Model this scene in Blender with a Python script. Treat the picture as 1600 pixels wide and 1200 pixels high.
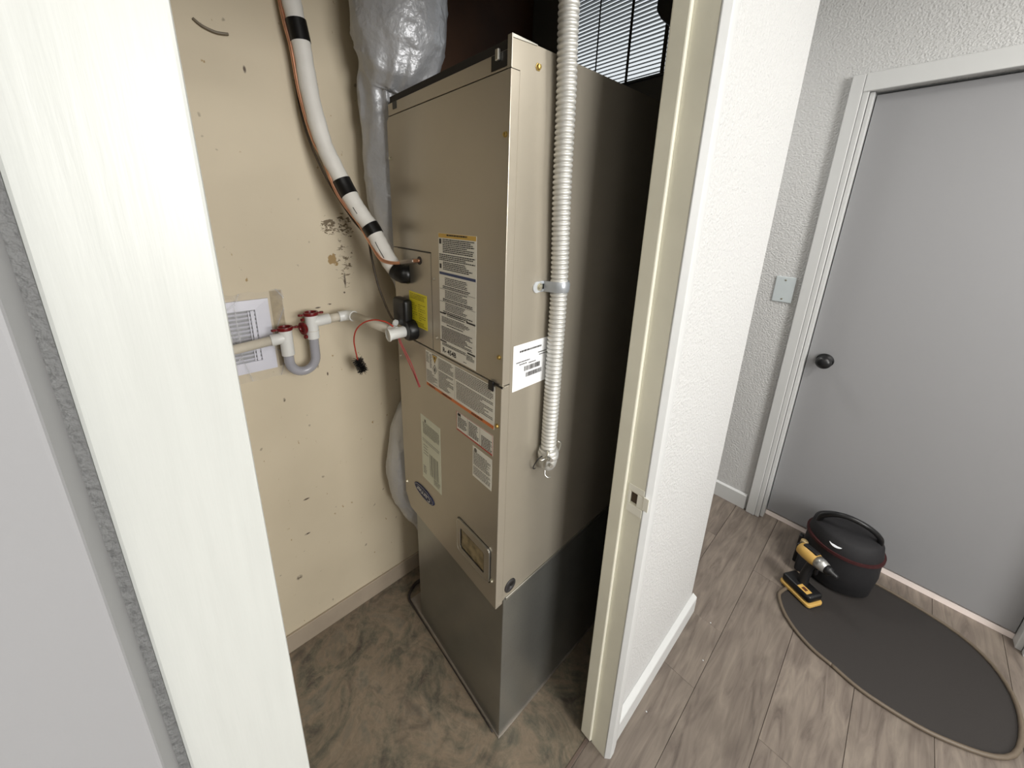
import bpy, bmesh, math, random
from mathutils import Vector, Matrix, noise

random.seed(7)
D = bpy.data
for o in list(D.objects): D.objects.remove(o)
scn = bpy.context.scene
COL = scn.collection

# ---------------------------------------------------------------- camera
cam = D.objects.new('camera', D.cameras.new('camera'))
COL.objects.link(cam); scn.camera = cam
_r = Vector((0.65394, 0.75632, 0.01866)); _d = Vector((0.21299, -0.16038, -0.96380)); _f = Vector((-0.72595, 0.63424, -0.26597))
cam.matrix_world = Matrix(((_r.x, -_d.x, -_f.x, 0.5229), (_r.y, -_d.y, -_f.y, -0.5148), (_r.z, -_d.z, -_f.z, 1.556), (0, 0, 0, 1)))
cam.data.sensor_width = 36; cam.data.sensor_fit = 'HORIZONTAL'
cam.data.lens = 567.45 / 1600 * 36
cam.data.shift_x = (800 - 770.2) / 1600; cam.data.shift_y = -(600 - 490.4) / 1600
cam.data.clip_start = 0.01

# ---------------------------------------------------------------- world, lamps, exposure
w = D.worlds.new('world'); scn.world = w; w.use_nodes = True
w.node_tree.nodes['Background'].inputs[0].default_value = (0.75, 0.85, 1.0, 1)
w.node_tree.nodes['Background'].inputs[1].default_value = 0.4
vs = scn.view_settings
vs.view_transform = 'Standard'; vs.look = 'None'; vs.gamma = 1; vs.use_curve_mapping = False
vs.exposure = 0.0

def area(name, loc, power, size, color, target=None, shape='DISK', size_y=None):
    l = D.lights.new(name, 'AREA'); l.energy = power; l.shape = shape; l.size = size
    if size_y: l.size_y = size_y
    l.color = color
    o = D.objects.new(name, l); COL.objects.link(o); o.location = loc
    if target is not None:
        o.rotation_euler = (Vector(target) - Vector(loc)).to_track_quat('-Z', 'Y').to_euler()
    return o
area('hall_ceiling_light', (1.55, 0.88, 2.40), 20, 0.32, (1.0, 0.975, 0.93))
area('far_wall_fill', (-0.75, 1.22, 2.40), 11, 0.30, (1.0, 0.98, 0.95))  # unseen lamp added to lift the far wall and door
area('entry_ceiling_light', (1.35, -0.95, 2.40), 7.5, 0.45, (1.0, 0.965, 0.91))
area('closet_wall_fill', (2.95, 0.0, 1.85), 72, 1.3, (1.0, 0.99, 0.97), (0, 0, 1.5), 'RECTANGLE', 1.2)  # unseen fill added to brighten the tan closet wall through the opening

# ---------------------------------------------------------------- helpers
def S(r, g, b):
    f = lambda c: (c / 255 / 12.92) if c <= 10 else ((c / 255 + 0.055) / 1.055) ** 2.4
    return (f(r), f(g), f(b), 1)

class NT:
    def __init__(s, name):
        s.m = D.materials.new(name); s.m.use_nodes = True
        s.t = s.m.node_tree; s.b = s.t.nodes['Principled BSDF']
    def n(s, typ, **kw):
        x = s.t.nodes.new(typ)
        for k, v in kw.items():
            if k.startswith('i_'): x.inputs[k[2:]].default_value = v
            else: setattr(x, k, v)
        return x
    def l(s, a, b): s.t.links.new(a, b)
    def coord(s, scale=(1, 1, 1), rnd=False, kind='Object'):
        tc = s.n('ShaderNodeTexCoord'); mp = s.n('ShaderNodeMapping'); mp.inputs['Scale'].default_value = scale
        s.l(tc.outputs[kind], mp.inputs['Vector'])
        if rnd:
            oi = s.n('ShaderNodeObjectInfo'); mu = s.n('ShaderNodeMath', operation='MULTIPLY'); mu.inputs[1].default_value = 37.0
            s.l(oi.outputs['Random'], mu.inputs[0]); s.l(mu.outputs[0], mp.inputs['Location']); s.oi = oi
        return mp.outputs['Vector']
    def noise(s, vec, scale, detail=3, rough=.5, dist=0):
        x = s.n('ShaderNodeTexNoise'); x.inputs['Scale'].default_value = scale; x.inputs['Detail'].default_value = detail
        x.inputs['Roughness'].default_value = rough; x.inputs['Distortion'].default_value = dist
        s.l(vec, x.inputs['Vector']); return x.outputs['Fac']
    def ramp(s, fac, stops):
        x = s.n('ShaderNodeValToRGB'); e = x.color_ramp.elements
        while len(e) < len(stops): e.new(.5)
        for i, (p, c) in enumerate(stops):
            e[i].position = p; e[i].color = c if len(c) == 4 else (*c, 1)
        s.l(fac, x.inputs['Fac']); return x.outputs['Color']
    def mix(s, fac, a, b, bt='MIX'):
        x = s.n('ShaderNodeMix', data_type='RGBA', blend_type=bt)
        for sock, v in ((x.inputs[0], fac), (x.inputs[6], a), (x.inputs[7], b)):
            if hasattr(v, 'is_linked'): s.l(v, sock)
            else: sock.default_value = v
        return x.outputs[2]
    def math(s, op, a, b=None, clamp=False):
        x = s.n('ShaderNodeMath', operation=op, use_clamp=clamp)
        for i, v in enumerate((a, b)):
            if v is None: continue
            if hasattr(v, 'is_linked'): s.l(v, x.inputs[i])
            else: x.inputs[i].default_value = v
        return x.outputs[0]
    def bump(s, h, strength=.2, dist=.002):
        x = s.n('ShaderNodeBump'); x.inputs['Strength'].default_value = strength; x.inputs['Distance'].default_value = dist
        s.l(h, x.inputs['Height']); s.l(x.outputs[0], s.b.inputs['Normal'])

def mat(name, col, rough=.5, metal=0, bump=None, var=None, emit=None, trans=0, coat=0, rnd=False):
    t = NT(name); b = t.b
    b.inputs['Base Color'].default_value = col; b.inputs['Roughness'].default_value = rough; b.inputs['Metallic'].default_value = metal
    if trans: b.inputs['Transmission Weight'].default_value = trans
    if coat: b.inputs['Coat Weight'].default_value = coat
    if emit: b.inputs['Emission Color'].default_value = col; b.inputs['Emission Strength'].default_value = emit
    v = None
    if var:
        v = t.coord(rnd=rnd); n = t.noise(v, var[0], 4)
        d = tuple(c * (1 - var[1]) for c in col[:3]) + (1,); l = tuple(min(1, c * (1 + var[1])) for c in col[:3]) + (1,)
        t.l(t.ramp(n, [(.3, d), (.7, l)]), b.inputs['Base Color'])
    if bump:
        v = v or t.coord(); t.bump(t.noise(v, bump[0], 3), bump[1], bump[2] if len(bump) > 2 else .001)
    return t.m

def wl(p):
    v = Vector((0, 0, 0))
    while p is not None: v += p.location; p = p.parent
    return v
_ops = bmesh.ops
def nb(nofix=False):
    return _B(nofix)
class _B:
    def __init__(s, nofix): s._b = bmesh.new(); s.get_nofix = nofix
    def __getattr__(s, k): return getattr(s._b, k)
def raw(b): return b._b if isinstance(b, _B) else b
def obj_(name, b, *a, **k):
    bb = raw(b)
    if not b.get_nofix: _ops.recalc_face_normals(bb, faces=bb.faces)
    me = D.meshes.new(name); parent = k.get('parent', a[1] if len(a) > 1 else None); kind = k.get('kind')
    org = Vector((0, 0, 0))
    if parent is None and kind != 'structure' and len(bb.verts):
        xs = [v.co for v in bb.verts]
        org = Vector(((min(c.x for c in xs) + max(c.x for c in xs)) / 2, (min(c.y for c in xs) + max(c.y for c in xs)) / 2, min(c.z for c in xs)))
        _ops.translate(bb, verts=bb.verts, vec=-org)
    bb.to_mesh(me); bb.free()
    return _top(name, me, org, *a, **k)
def _top(name, me, org, m, parent=None, smooth=False, kind=None, label=None):
    for x in (m if isinstance(m, (list, tuple)) else [m]): me.materials.append(x)
    if smooth:
        for p in me.polygons: p.use_smooth = True
    o = D.objects.new(name, me); COL.objects.link(o); o.location = org
    if parent is not None: o.parent = parent; o.location = -wl(parent)
    if kind: o['kind'] = kind
    if label: o['label'] = label
    return o
def smooth_angle(o, ang=40):
    me = o.data
    for p in me.polygons: p.use_smooth = True
    b = bmesh.new(); b.from_mesh(me)
    for e in b.edges:
        if len(e.link_faces) == 2 and e.calc_face_angle(0) > math.radians(ang): e.smooth = False
    b.to_mesh(me); b.free(); return o
def tag(o, label, cat, group=None, kind=None):
    o['label'] = label; o['category'] = cat
    if group: o['group'] = group
    if kind: o['kind'] = kind
    return o
def thing(name, label, cat, loc, group=None):
    o = D.objects.new(name, None); COL.objects.link(o); o.location = loc; o.empty_display_size = .05
    return tag(o, label, cat, group)

def box(b, x0, x1, y0, y1, z0, z1, bev=0, seg=2):
    bb = raw(b)
    g = _ops.create_cube(bb, size=1, matrix=Matrix.Translation(((x0 + x1) / 2, (y0 + y1) / 2, (z0 + z1) / 2)) @ Matrix.Diagonal((abs(x1 - x0), abs(y1 - y0), abs(z1 - z0), 1)))
    if bev:
        es = list({e for v in g['verts'] for e in v.link_edges})
        _ops.bevel(bb, geom=es, offset=bev, segments=seg, affect='EDGES', profile=.5)
    return b
def frame_of(d):
    d = d.normalized(); a = Vector((0, 0, 1)) if abs(d.z) < .9 else Vector((1, 0, 0))
    u = d.cross(a).normalized(); return u, d.cross(u).normalized()
def spline(pts, n=8):
    P = [Vector(p) for p in pts]; out = []
    for i in range(len(P) - 1):
        p0 = P[max(i - 1, 0)]; p1 = P[i]; p2 = P[i + 1]; p3 = P[min(i + 2, len(P) - 1)]
        for k in range(n):
            t = k / n
            out.append(.5 * ((2 * p1) + (-p0 + p2) * t + (2 * p0 - 5 * p1 + 4 * p2 - p3) * t * t + (-p0 + 3 * p1 - 3 * p2 + p3) * t ** 3))
    out.append(P[-1]); return out
def tube(b, pts, r, seg=12, rf=None, caps=True, sq=None):
    """tube through pts; rf(i, t) radius at a ring; parallel-transport frames"""
    bb = raw(b); P = [Vector(p) for p in pts]; n = len(P); rings = []; u = None
    for i, p in enumerate(P):
        d = (P[min(i + 1, n - 1)] - P[max(i - 1, 0)]).normalized()
        if u is None: u, v = frame_of(d)
        else:
            u = (u - d * u.dot(d)).normalized(); v = d.cross(u).normalized()
        R = rf(i, i / (n - 1)) if rf else r
        rings.append([bb.verts.new(p + (u * math.cos(a) + v * math.sin(a)) * R) for a in (2 * math.pi * k / seg for k in range(seg))])
    for a, c in zip(rings, rings[1:]):
        for k in range(seg): bb.faces.new((a[k], a[(k + 1) % seg], c[(k + 1) % seg], c[k]))
    if caps:
        bb.faces.new(rings[0][::-1]); bb.faces.new(rings[-1])
    return b
def cyl(b, p0, p1, r, r1=None, seg=20):
    r1 = r if r1 is None else r1
    return tube(b, [p0, p1], r, seg, rf=lambda i, t: r + (r1 - r) * t)
def lathe(b, p0, d, prof, seg=24):
    """prof: (distance along d, radius)"""
    P = [Vector(p0) + Vector(d).normalized() * a for a, _ in prof]
    bb = raw(b); u, v = frame_of(Vector(d)); rings = []
    for p, (_, R) in zip(P, prof):
        rings.append([bb.verts.new(p + (u * math.cos(2 * math.pi * k / seg) + v * math.sin(2 * math.pi * k / seg)) * max(R, 1e-5)) for k in range(seg)])
    for a, c in zip(rings, rings[1:]):
        for k in range(seg): bb.faces.new((a[k], a[(k + 1) % seg], c[(k + 1) % seg], c[k]))
    bb.faces.new(rings[0][::-1]); bb.faces.new(rings[-1]); return b
def prism(b, pts, v, bev=0):
    """extrude the closed polygon pts (3-D points) by vector v"""
    bb = raw(b); v = Vector(v); A = [bb.verts.new(Vector(p)) for p in pts]; B = [bb.verts.new(Vector(p) + v) for p in pts]; n = len(pts)
    fs = [bb.faces.new(A[::-1]), bb.faces.new(B)]
    for i in range(n): fs.append(bb.faces.new((A[i], A[(i + 1) % n], B[(i + 1) % n], B[i])))
    if bev:
        _ops.recalc_face_normals(bb, faces=fs)
        _ops.bevel(bb, geom=list({e for f in fs for e in f.edges}), offset=bev, segments=2, affect='EDGES', profile=.5)
    return b
def text(b, s, size, fn, font_w=1.0, align='LEFT', bold=0.0):
    c = D.curves.new('t', 'FONT'); c.body = s; c.size = size; c.align_x = align; c.offset = bold; c.resolution_u = 2
    o = D.objects.new('t', c); me = D.meshes.new_from_object(o)
    bb = raw(b); vs_ = [bb.verts.new(fn(v.co.x * font_w, v.co.y)) for v in me.vertices]
    for p in me.polygons:
        try: bb.faces.new([vs_[i] for i in p.vertices])
        except ValueError: pass
    D.objects.remove(o); D.curves.remove(c); D.meshes.remove(me); return b

# ---------------------------------------------------------------- materials
WHITE = mat('white_wall_paint', S(203, 203, 202), .5, bump=(150, 1.0, .0045))
WHITE_SMOOTH = mat('white_trim_paint', S(206, 207, 206), .38, bump=(30, .25, .002))
def brushed_white():
    t = NT('brushed_white_paint'); b = t.b; b.inputs['Roughness'].default_value = .34
    v = t.coord((40, 40, 3)); n = t.noise(v, 3, 4); t.l(t.ramp(n, [(.3, S(191, 193, 189)), (.7, S(195, 197, 193))]), b.inputs['Base Color'])
    v2 = t.coord((1, 1, 1)); d = t.noise(v2, 9, 2); chip = t.ramp(d, [(.70, (0, 0, 0)), (.74, (1, 1, 1))])
    h = t.math('ADD', t.math('MULTIPLY', n, .35), t.math('MULTIPLY', chip, -.8)); t.bump(h, .35, .002); return t.m
BRUSHED = brushed_white()
JAMB = mat('aged_cream_jamb_paint', S(236, 233, 216), .42, bump=(24, .25, .002), var=(6, .05))
GREYDOOR = mat('grey_door_paint', S(150, 150, 152), .45, bump=(120, .1, .001))
def tan_wall():
    t = NT('tan_closet_wall_paint'); b = t.b; b.inputs['Roughness'].default_value = .62
    v = t.coord(); base = t.ramp(t.noise(v, 3.2, 3), [(.3, S(204, 191, 166)), (.7, S(213, 200, 175))])
    tc = t.n('ShaderNodeTexCoord'); sp = t.n('ShaderNodeSeparateXYZ'); t.l(tc.outputs['Object'], sp.inputs[0])
    def patch(cy, cz, ry, rz, soft=.6):
        a = t.math('POWER', t.math('DIVIDE', t.math('SUBTRACT', sp.outputs[1], cy), ry), 2)
        c = t.math('POWER', t.math('DIVIDE', t.math('SUBTRACT', sp.outputs[2], cz), rz), 2)
        r = t.math('SQRT', t.math('ADD', a, c)); return t.math('MULTIPLY', t.math('SUBTRACT', 1.0, r), 1 / soft, True)
    # scuffed and chipped places, where the photograph has them
    vs2 = t.coord((1, 55, 95)); n2 = t.noise(vs2, 1, 4, .7, .6)
    m1 = t.math('MAXIMUM', patch(-.150, 1.512, .032, .034), patch(-.098, 1.512, .036, .050))
    m1 = t.math('MAXIMUM', m1, t.math('MULTIPLY', patch(-.112, 1.40, .034, .10), .62))
    k1 = t.math('MULTIPLY', t.math('SUBTRACT', t.math('ADD', t.math('MULTIPLY', m1, .18), n2), .63), 18, True)
    k1 = t.math('MULTIPLY', k1, t.math('MULTIPLY', m1, 6, True))
    col = t.mix(k1, base, S(112, 96, 72))
    n3 = t.noise(t.coord((1, 60, 45)), 1, 3)
    k3 = t.math('MULTIPLY', t.math('SUBTRACT', t.math('ADD', t.math('MULTIPLY', patch(-.147, 1.408, .022, .032, .8), .5), n3), .72), 16, True)
    col = t.mix(k3, col, S(158, 130, 84))
    for (cy, cz, ry, rz) in [(-.366, .296, .011, .011), (-.232, 1.070, .005, .006), (-.225, 1.068, .004, .006), (-.198, 1.035, .003, .008), (-.332, .985, .004, .008), (-.31, .60, .012, .004),
                             (-.312, 1.89, .004, .010), (-.322, .46, .012, .004), (-.12, 1.30, .004, .004), (-.205, 1.262, .01, .003), (-.17, 1.268, .008, .003), (-.115, 1.34, .004, .03)]:
        k = t.math('MULTIPLY', patch(cy, cz, ry, rz, .5), t.math('MULTIPLY', t.math('SUBTRACT', n2, .33), 7, True)); col = t.mix(k, col, S(88, 74, 60))
    vd = t.coord((1, 1, 1)); nd = t.noise(vd, 42, 1); kd = t.math('MULTIPLY', t.math('SUBTRACT', nd, .755), 20, True)
    col = t.mix(t.math('MULTIPLY', kd, .55), col, S(110, 96, 78))
    t.l(col, b.inputs['Base Color']); t.bump(t.noise(v, 130, 3), .12, .001); return t.m
TAN = tan_wall()
def steel(name, c, rough=.36, metal=.55, var=.06):
    t = NT(name); b = t.b; b.inputs['Metallic'].default_value = metal
    v = t.coord(); n = t.noise(v, 5, 3)
    lo = tuple(x * (1 - var) for x in c[:3]) + (1,); hi = tuple(x * (1 + var) for x in c[:3]) + (1,)
    t.l(t.ramp(n, [(.3, lo), (.7, hi)]), b.inputs['Base Color'])
    g = t.noise(v, 420, 2); t.l(t.math('ADD', t.math('MULTIPLY', g, .12), rough - .06), b.inputs['Roughness'])
    t.bump(g, .06, .0006); return t.m
CAB = steel('taupe_cabinet_enamel', S(178, 170, 155), .32, .50, .04)
CABSIDE = CAB
GALV = steel('dull_galvanised_steel', S(150, 150, 145), .30, .75, .10)
EDGE = steel('bare_steel_edge', S(200, 198, 190), .3, .9)
DARK = mat('black_foam_gasket', S(34, 30, 28), .7)
BLACK = mat('black_plastic', S(18, 18, 20), .38, bump=(60, .1))
RUBBER = mat('dark_grey_rubber', S(48, 46, 46), .5)
ZINC = mat('bright_zinc_screw', S(215, 210, 190), .28, .9)
BRASSY = mat('yellow_zinc_screw', S(190, 165, 100), .3, .9)
CONDUIT = mat('aluminium_conduit', S(214, 213, 208), .46, .45, var=(60, .08))
PAPER = mat('label_paper', S(250, 248, 238), .5)
GREENPAPER = mat('pale_green_label_paper', S(232, 235, 216), .5)
WHITEPAPER = mat('white_shipping_label', S(248, 249, 250), .45)
YELLOWP = mat('yellow_label_paper', S(246, 234, 52), .5)
INK = mat('black_ink', S(48, 46, 44), .6)
INKSOFT = mat('grey_ink', S(120, 116, 108), .6)
ORANGE = mat('orange_ink', S(228, 130, 70), .5)
AMBER = mat('amber_ink', S(226, 186, 92), .5)
BLUE = mat('blue_ink', S(62, 76, 118), .5)
REDINK = mat('red_ink', S(190, 70, 60), .5)
OLIVE = mat('dark_yellow_ink', S(150, 140, 26), .6)
NAVY = mat('navy_badge', S(24, 36, 84), .5)
SILVERINK = mat('silver_badge_print', S(225, 228, 232), .5)
PVC = mat('white_pvc', S(226, 226, 222), .32, var=(20, .03))
PVCOLD = mat('cream_pvc_pipe', S(206, 198, 182), .4, var=(24, .07))
REDCAP = mat('dark_red_plastic', S(112, 22, 24), .35)
REDWIRE = mat('red_wire', S(186, 62, 46), .45)
COPPER = mat('copper', S(226, 168, 136), .34, .85, var=(40, .15))
SOLDER = mat('solder_joint', S(170, 160, 150), .4, .8)
INSUL = mat('white_foam_insulation', S(226, 223, 216), .5, bump=(40, .25, .002), var=(14, .04))
TAPE = mat('black_vinyl_tape', S(16, 15, 15), .35, bump=(60, .3, .001))
BROWNW = mat('brown_cable', S(62, 50, 36), .5)
FOIL = mat('silver_duct_jacket', S(190, 191, 194), .40, .30, bump=(38, .8, .007), var=(9, .08))
CLEARPVC = NT('clear_grey_tube')
CLEARPVC.b.inputs['Base Color'].default_value = S(186, 186, 194); CLEARPVC.b.inputs['Roughness'].default_value = .12
CLEARPVC.b.inputs['Alpha'].default_value = .55; CLEARPVC = CLEARPVC.m
def film():
    t = NT('clear_plastic_film'); b = t.b
    b.inputs['Base Color'].default_value = (.9, .9, .93, 1); b.inputs['Roughness'].default_value = .12
    vo = t.n('ShaderNodeTexVoronoi', feature='DISTANCE_TO_EDGE'); vo.inputs['Scale'].default_value = 7; t.l(t.coord((.1, 1.7, 1)), vo.inputs['Vector']); rd = vo.outputs['Distance']; t.l(t.ramp(rd, [(0, (.42, .42, .42)), (.02, (.18, .18, .18)), (.10, (.08, .08, .08))]), b.inputs['Alpha']); b.inputs['Specular IOR Level'].default_value = 1.0
    t.bump(t.noise(t.coord((1, 1.6, 1)), 26, 4, .6, 1.5), 1.0, .02); return t.m
FILM = film()
GRILLE = mat('pale_grey_grille', S(222, 222, 232), .4)
GRILLEIN = mat('grey_grille_louvres', S(160, 160, 160), .45)
def pane_mat():
    t = NT('daylit_window_glass'); b = t.b
    b.inputs['Base Color'].default_value = (.8, .8, .8, 1); b.inputs['Emission Color'].default_value = (.90, .96, 1.0, 1); b.inputs['Emission Strength'].default_value = .85
    return t.m
PANE = pane_mat()
SLAT = mat('dark_backlit_slat', S(92, 96, 96), .5)
TAPED = mat('brown_blind_tape', S(52, 46, 34), .8)
GLASSY = NT('amber_sight_glass'); GLASSY.b.inputs['Roughness'].default_value = .25
_v = GLASSY.coord(); GLASSY.l(GLASSY.ramp(GLASSY.noise(_v, 45, 4), [(.35, S(112, 100, 76)), (.65, S(168, 152, 116))]), GLASSY.b.inputs['Base Color']); GLASSY = GLASSY.m
BAGF = mat('black_nylon_fabric', S(22, 21, 24), .75, bump=(300, .4, .001))
MATF = mat('dark_rubber_mat', S(46, 42, 40), .7, bump=(200, .3, .001))
HOSE = mat('brown_rubber_edging', S(104, 92, 78), .5)
TOOLY = mat('yellow_tool_plastic', S(204, 164, 88), .45)
TOOLS = mat('brushed_tool_steel', S(175, 175, 172), .35, .8)
WHITEP = mat('white_plastic', S(225, 228, 232), .4)
GREYP = mat('pale_blue_grey_plate', S(196, 204, 206), .4)
def plank_mat():
    t = NT('greige_vinyl_plank'); b = t.b; b.inputs['Roughness'].default_value = .42
    v = t.coord((1, 1, 1), True); vg = t.coord((14, 1.6, 1), True)
    g = t.noise(vg, 2.2, 6, .6, 1.6); big = t.noise(t.coord((5, 1.1, 1), True), 1.4, 3, .5, 2.5)
    c = t.ramp(g, [(.25, S(86, 76, 69)), (.42, S(120, 109, 100)), (.60, S(136, 125, 114)), (.8, S(150, 139, 127))])
    wv = t.n('ShaderNodeTexWave', wave_type='RINGS', bands_direction='Z'); wv.inputs['Scale'].default_value = 1.6; wv.inputs['Distortion'].default_value = 6; wv.inputs['Detail'].default_value = 3; wv.inputs['Detail Scale'].default_value = 1.2
    t.l(t.coord((6, .9, 1), True), wv.inputs['Vector'])
    c = t.mix(t.math('MULTIPLY', t.math('SUBTRACT', wv.outputs['Fac'], .55), .45, True), c, S(84, 74, 68))
    k = t.math('MULTIPLY', t.math('SUBTRACT', big, .56), 3.5, True); c = t.mix(t.math('MULTIPLY', k, .7), c, S(82, 72, 66))
    r2 = t.math('ADD', t.math('MULTIPLY', t.oi.outputs['Random'], .14), .86)
    cc = t.n('ShaderNodeCombineColor'); [t.l(r2, cc.inputs[i]) for i in range(3)]
    c = t.mix(1.0, c, cc.outputs[0], 'MULTIPLY'); t.l(c, b.inputs['Base Color']); t.bump(g, .15, .001); return t.m
PLANK = plank_mat()
def closet_floor():
    t = NT('mottled_stone_floor'); b = t.b; b.inputs['Roughness'].default_value = .4
    v = t.coord((1, 1, 1)); n = t.noise(v, 5.0, 6, .68, 1.6); m = t.noise(v, 24, 5, .7, 1.6)
    c = t.ramp(n, [(.30, S(70, 62, 58)), (.42, S(100, 96, 84)), (.54, S(132, 118, 101)), (.64, S(116, 110, 98)), (.78, S(74, 66, 60))])
    c = t.mix(t.ramp(m, [(.45, (0, 0, 0)), (.72, (.5, .5, .5))]), c, S(158, 142, 122))
    c = t.mix(t.ramp(t.noise(v, 14, 4, .6, .8), [(.55, (0, 0, 0)), (.72, (.6, .6, .6))]), c, S(62, 57, 54))
    t.l(c, b.inputs['Base Color']); t.bump(m, .12, .001); return t.m
CFLOOR = closet_floor()
CEIL = mat('ceiling_paint', S(225, 224, 218), .7)
LIGHTLEAK = mat('painted_light_leak', S(255, 242, 236), .5)  # light leaking under the far door, put into a pale colour

# ---------------------------------------------------------------- the setting
def struct(name, b, m, parent=None, **k):
    return obj_(name, b, m, parent, **k) if parent is not None else obj_(name, b, m, kind='structure', **k)

XW = -.665            # tan wall
HB = .845             # back end of the hall wall
# floors
b = nb(); box(b, -1.6, 3.2, -2.4, 2.7, -.12, -.010); floor = struct('floor', b, mat('subfloor_slab', S(104, 95, 87), .8))
pw = .18
for i in range(-11, 16):
    x0 = .344 + i * pw; x1 = x0 + pw
    off = ((i * 0.47) % 1.0) * 1.22
    if i == -1: off = .55 % 1.22
    y = -2.4 - 1.22 + off % 1.22
    while y + 1.22 < -2.3: y += 1.22
    while y < 2.5:
        ya, yb = max(y, -2.3), min(y + 1.22, 2.5); y += 1.22
        a, c = x0, x1
        if yb - ya < .03: continue
        # planks start at the closet threshold beside the closet, run free beyond its back
        if ya < .69 and x1 <= .1845: 
            if yb <= .855: continue
            ya = .855
        if x0 < .1845 < x1 and ya < .855:
            if yb > .855:
                q = nb(); box(q, x0 + .0006, x1 - .0006, .855, yb - .0006, -.010, 0, .0008, 1); obj_('plank', q, PLANK, floor)
                yb = .855
            a = .1845
        q = nb(); box(q, a + .0006, c - .0006, ya + .0003, yb - .0003, -.010, 0, .0004, 1); obj_('plank', q, PLANK, floor)
b = nb(); box(b, XW - .02, .176, -1.0, .72, -.010, 0); struct('floor.001', b, CFLOOR)
b = nb(); box(b, .1745, .1845, -.48, .205, -.009, .0015, .001); struct('trim_1', b, mat('brown_threshold_strip', S(104, 90, 82), .5))
# closet walls
b = nb(); box(b, XW - .10, XW, -1.0, .80, -.05, 2.5); struct('wall_left', b, TAN)
b = nb(); box(b, XW + .0005, XW + .009, -.99, .70, 0, .078, .002); struct('baseboard_left', b, mat('tan_base_moulding', S(172, 158, 140), .5, var=(14, .06)))
WX0, WX1, WZ0, WZ1 = -.52, -.035, 1.972, 2.42
b = nb()
box(b, XW, WX0, .70, HB, -.05, 2.5); box(b, WX1, .1635, .70, HB, -.05, 2.5); box(b, WX0, WX1, .70, HB, -.05, WZ0); box(b, WX0, WX1, .70, HB, WZ1, 2.5)
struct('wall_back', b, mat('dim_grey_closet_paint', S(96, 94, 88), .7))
b = nb(); box(b, XW - .1, .16, -1.10, -1.0, -.05, 2.5); struct('wall_front', b, TAN)
# wall between closet and hall: beyond the opening, above it, and on the near side
b = nb(); box(b, .164, .224, .2185, HB, -.05, 2.5, .002, 1); box(b, .164, .224, -.503, .2185, 2.06, 2.5)

struct('wall_right', b, WHITE)
b = nb(); box(b, .164, .224, -2.3, -.503, -.05, 2.5); struct('wall_near', b, WHITE)
b = nb(); box(b, .1575, .1635, .2205, HB - .002, 0, 2.49); struct('wall_inner', b, mat('gap_shade_brown', S(84, 78, 70), .8))  # dark facing, shade of the gap beside the cabinet put into its colour
# right jamb: stop, jamb face, rounded casing bead, strike
b = nb(); prism(b, [(.157, .2185, 0), (.157, .200, .012), (.157, .200, 2.05), (.157, .2185, 2.05)], (.034, 0, 0), .003)
stop = struct('trim_2', b, JAMB)
b = nb()
for z0, z1 in ((0.0, .899), (.931, 2.05)): box(b, .1915, .2343, .2095, .2185, z0, z1)
box(b, .1915, .2025, .2095, .2185, .899, .931); box(b, .2195, .2343, .2095, .2185, .899, .931)
jamb = struct('trim_3', b, JAMB)
b = nb(); box(b, .2025, .2195, .2155, .2180, .899, .931); obj_('strike_pocket', b, mat('shadowed_raw_wood', S(84, 70, 56), .8), jamb)
b = nb(); box(b, .196, .2340, .2085, .2094, .874, .896, .0004, 1); box(b, .196, .2340, .2085, .2094, .934, .950, .0004, 1); box(b, .2196, .2343, .2082, .2094, .898, .932, .0004, 1); box(b, .196, .2024, .2085, .2094, .898, .932, .0003, 1)
box(b, .2345, .2470, .2072, .2090, .900, .936, .0006, 1); obj_('strike_plate', b, mat('painted_strike_plate', S(244, 242, 230), .35), jamb)
b = nb()
prism(b, [(.2345, .2092, 0), (.2375, .2092, 0), (.2485, .2200, 0), (.2495, .2240, 0), (.2492, .2400, 0), (.2440, .2620, 0), (.2320, .2800, 0), (.2245, .2830, 0), (.2245, .2190, 0), (.2345, .2190, 0)], (0, 0, 2.05), .0008)
struct('trim_4', b, WHITE_SMOOTH)
b = nb()
prism(b, [(.2242, .244, 0), (.2410, .244, 0), (.2410, .244, .074), (.2390, .244, .0775), (.2242, .244, .085)], (0, HB + .012 - .244, 0), .001)
struct('baseboard_right', b, WHITE_SMOOTH)
# near jamb and casing, right beside the camera
b = nb(); box(b, .157, .2240, -.503, -.4975, 0, 2.06); struct('trim_5', b, JAMB)
b = nb(); box(b, .2242, .2520, -.568, -.4965, 0, 2.12, .0022); struct('trim_6', b, BRUSHED)
# closet door leaf folded back flat against the hall wall (its edge shows beside the casing)
dl = obj_('door_2', box(nb(), .2535, .2835, -1.25, -.572, .012, 2.04, .002), GREYDOOR, kind='structure')
for z in (.25, 1.02, 1.80):
    b = nb(); cyl(b, (.2700, -.5695, z), (.2700, -.5695, z + .09), .0035, seg=12); obj_('hinge', b, TOOLS, dl, smooth=True)
b = nb(); lathe(b, (.2835, -1.19, .98), (1, 0, 0), [(0, .028), (.006, .028), (.008, .012), (.03, .012), (.036, .026), (.055, .028), (.064, .015), (.065, .0)], 20); obj_('door_knob', b, BLACK, dl, smooth=True)
# hall shell
b2 = nb(); box(b2, -1.6, .268, 1.655, 1.80, -.05, 2.5); box(b2, 1.105, 3.2, 1.655, 1.80, -.05, 2.5); box(b2, .268, 1.105, 1.655, 1.80, 2.05, 2.5)
struct('wall_far', b2, WHITE)
b = nb(); prism(b, [(-1.6, 1.6545, 0), (-1.6, 1.642, 0), (-1.6, 1.642, .084), (-1.6, 1.6545, .092)], (1.80, 0, 0), .001); struct('baseboard_far', b, WHITE_SMOOTH)
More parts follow.
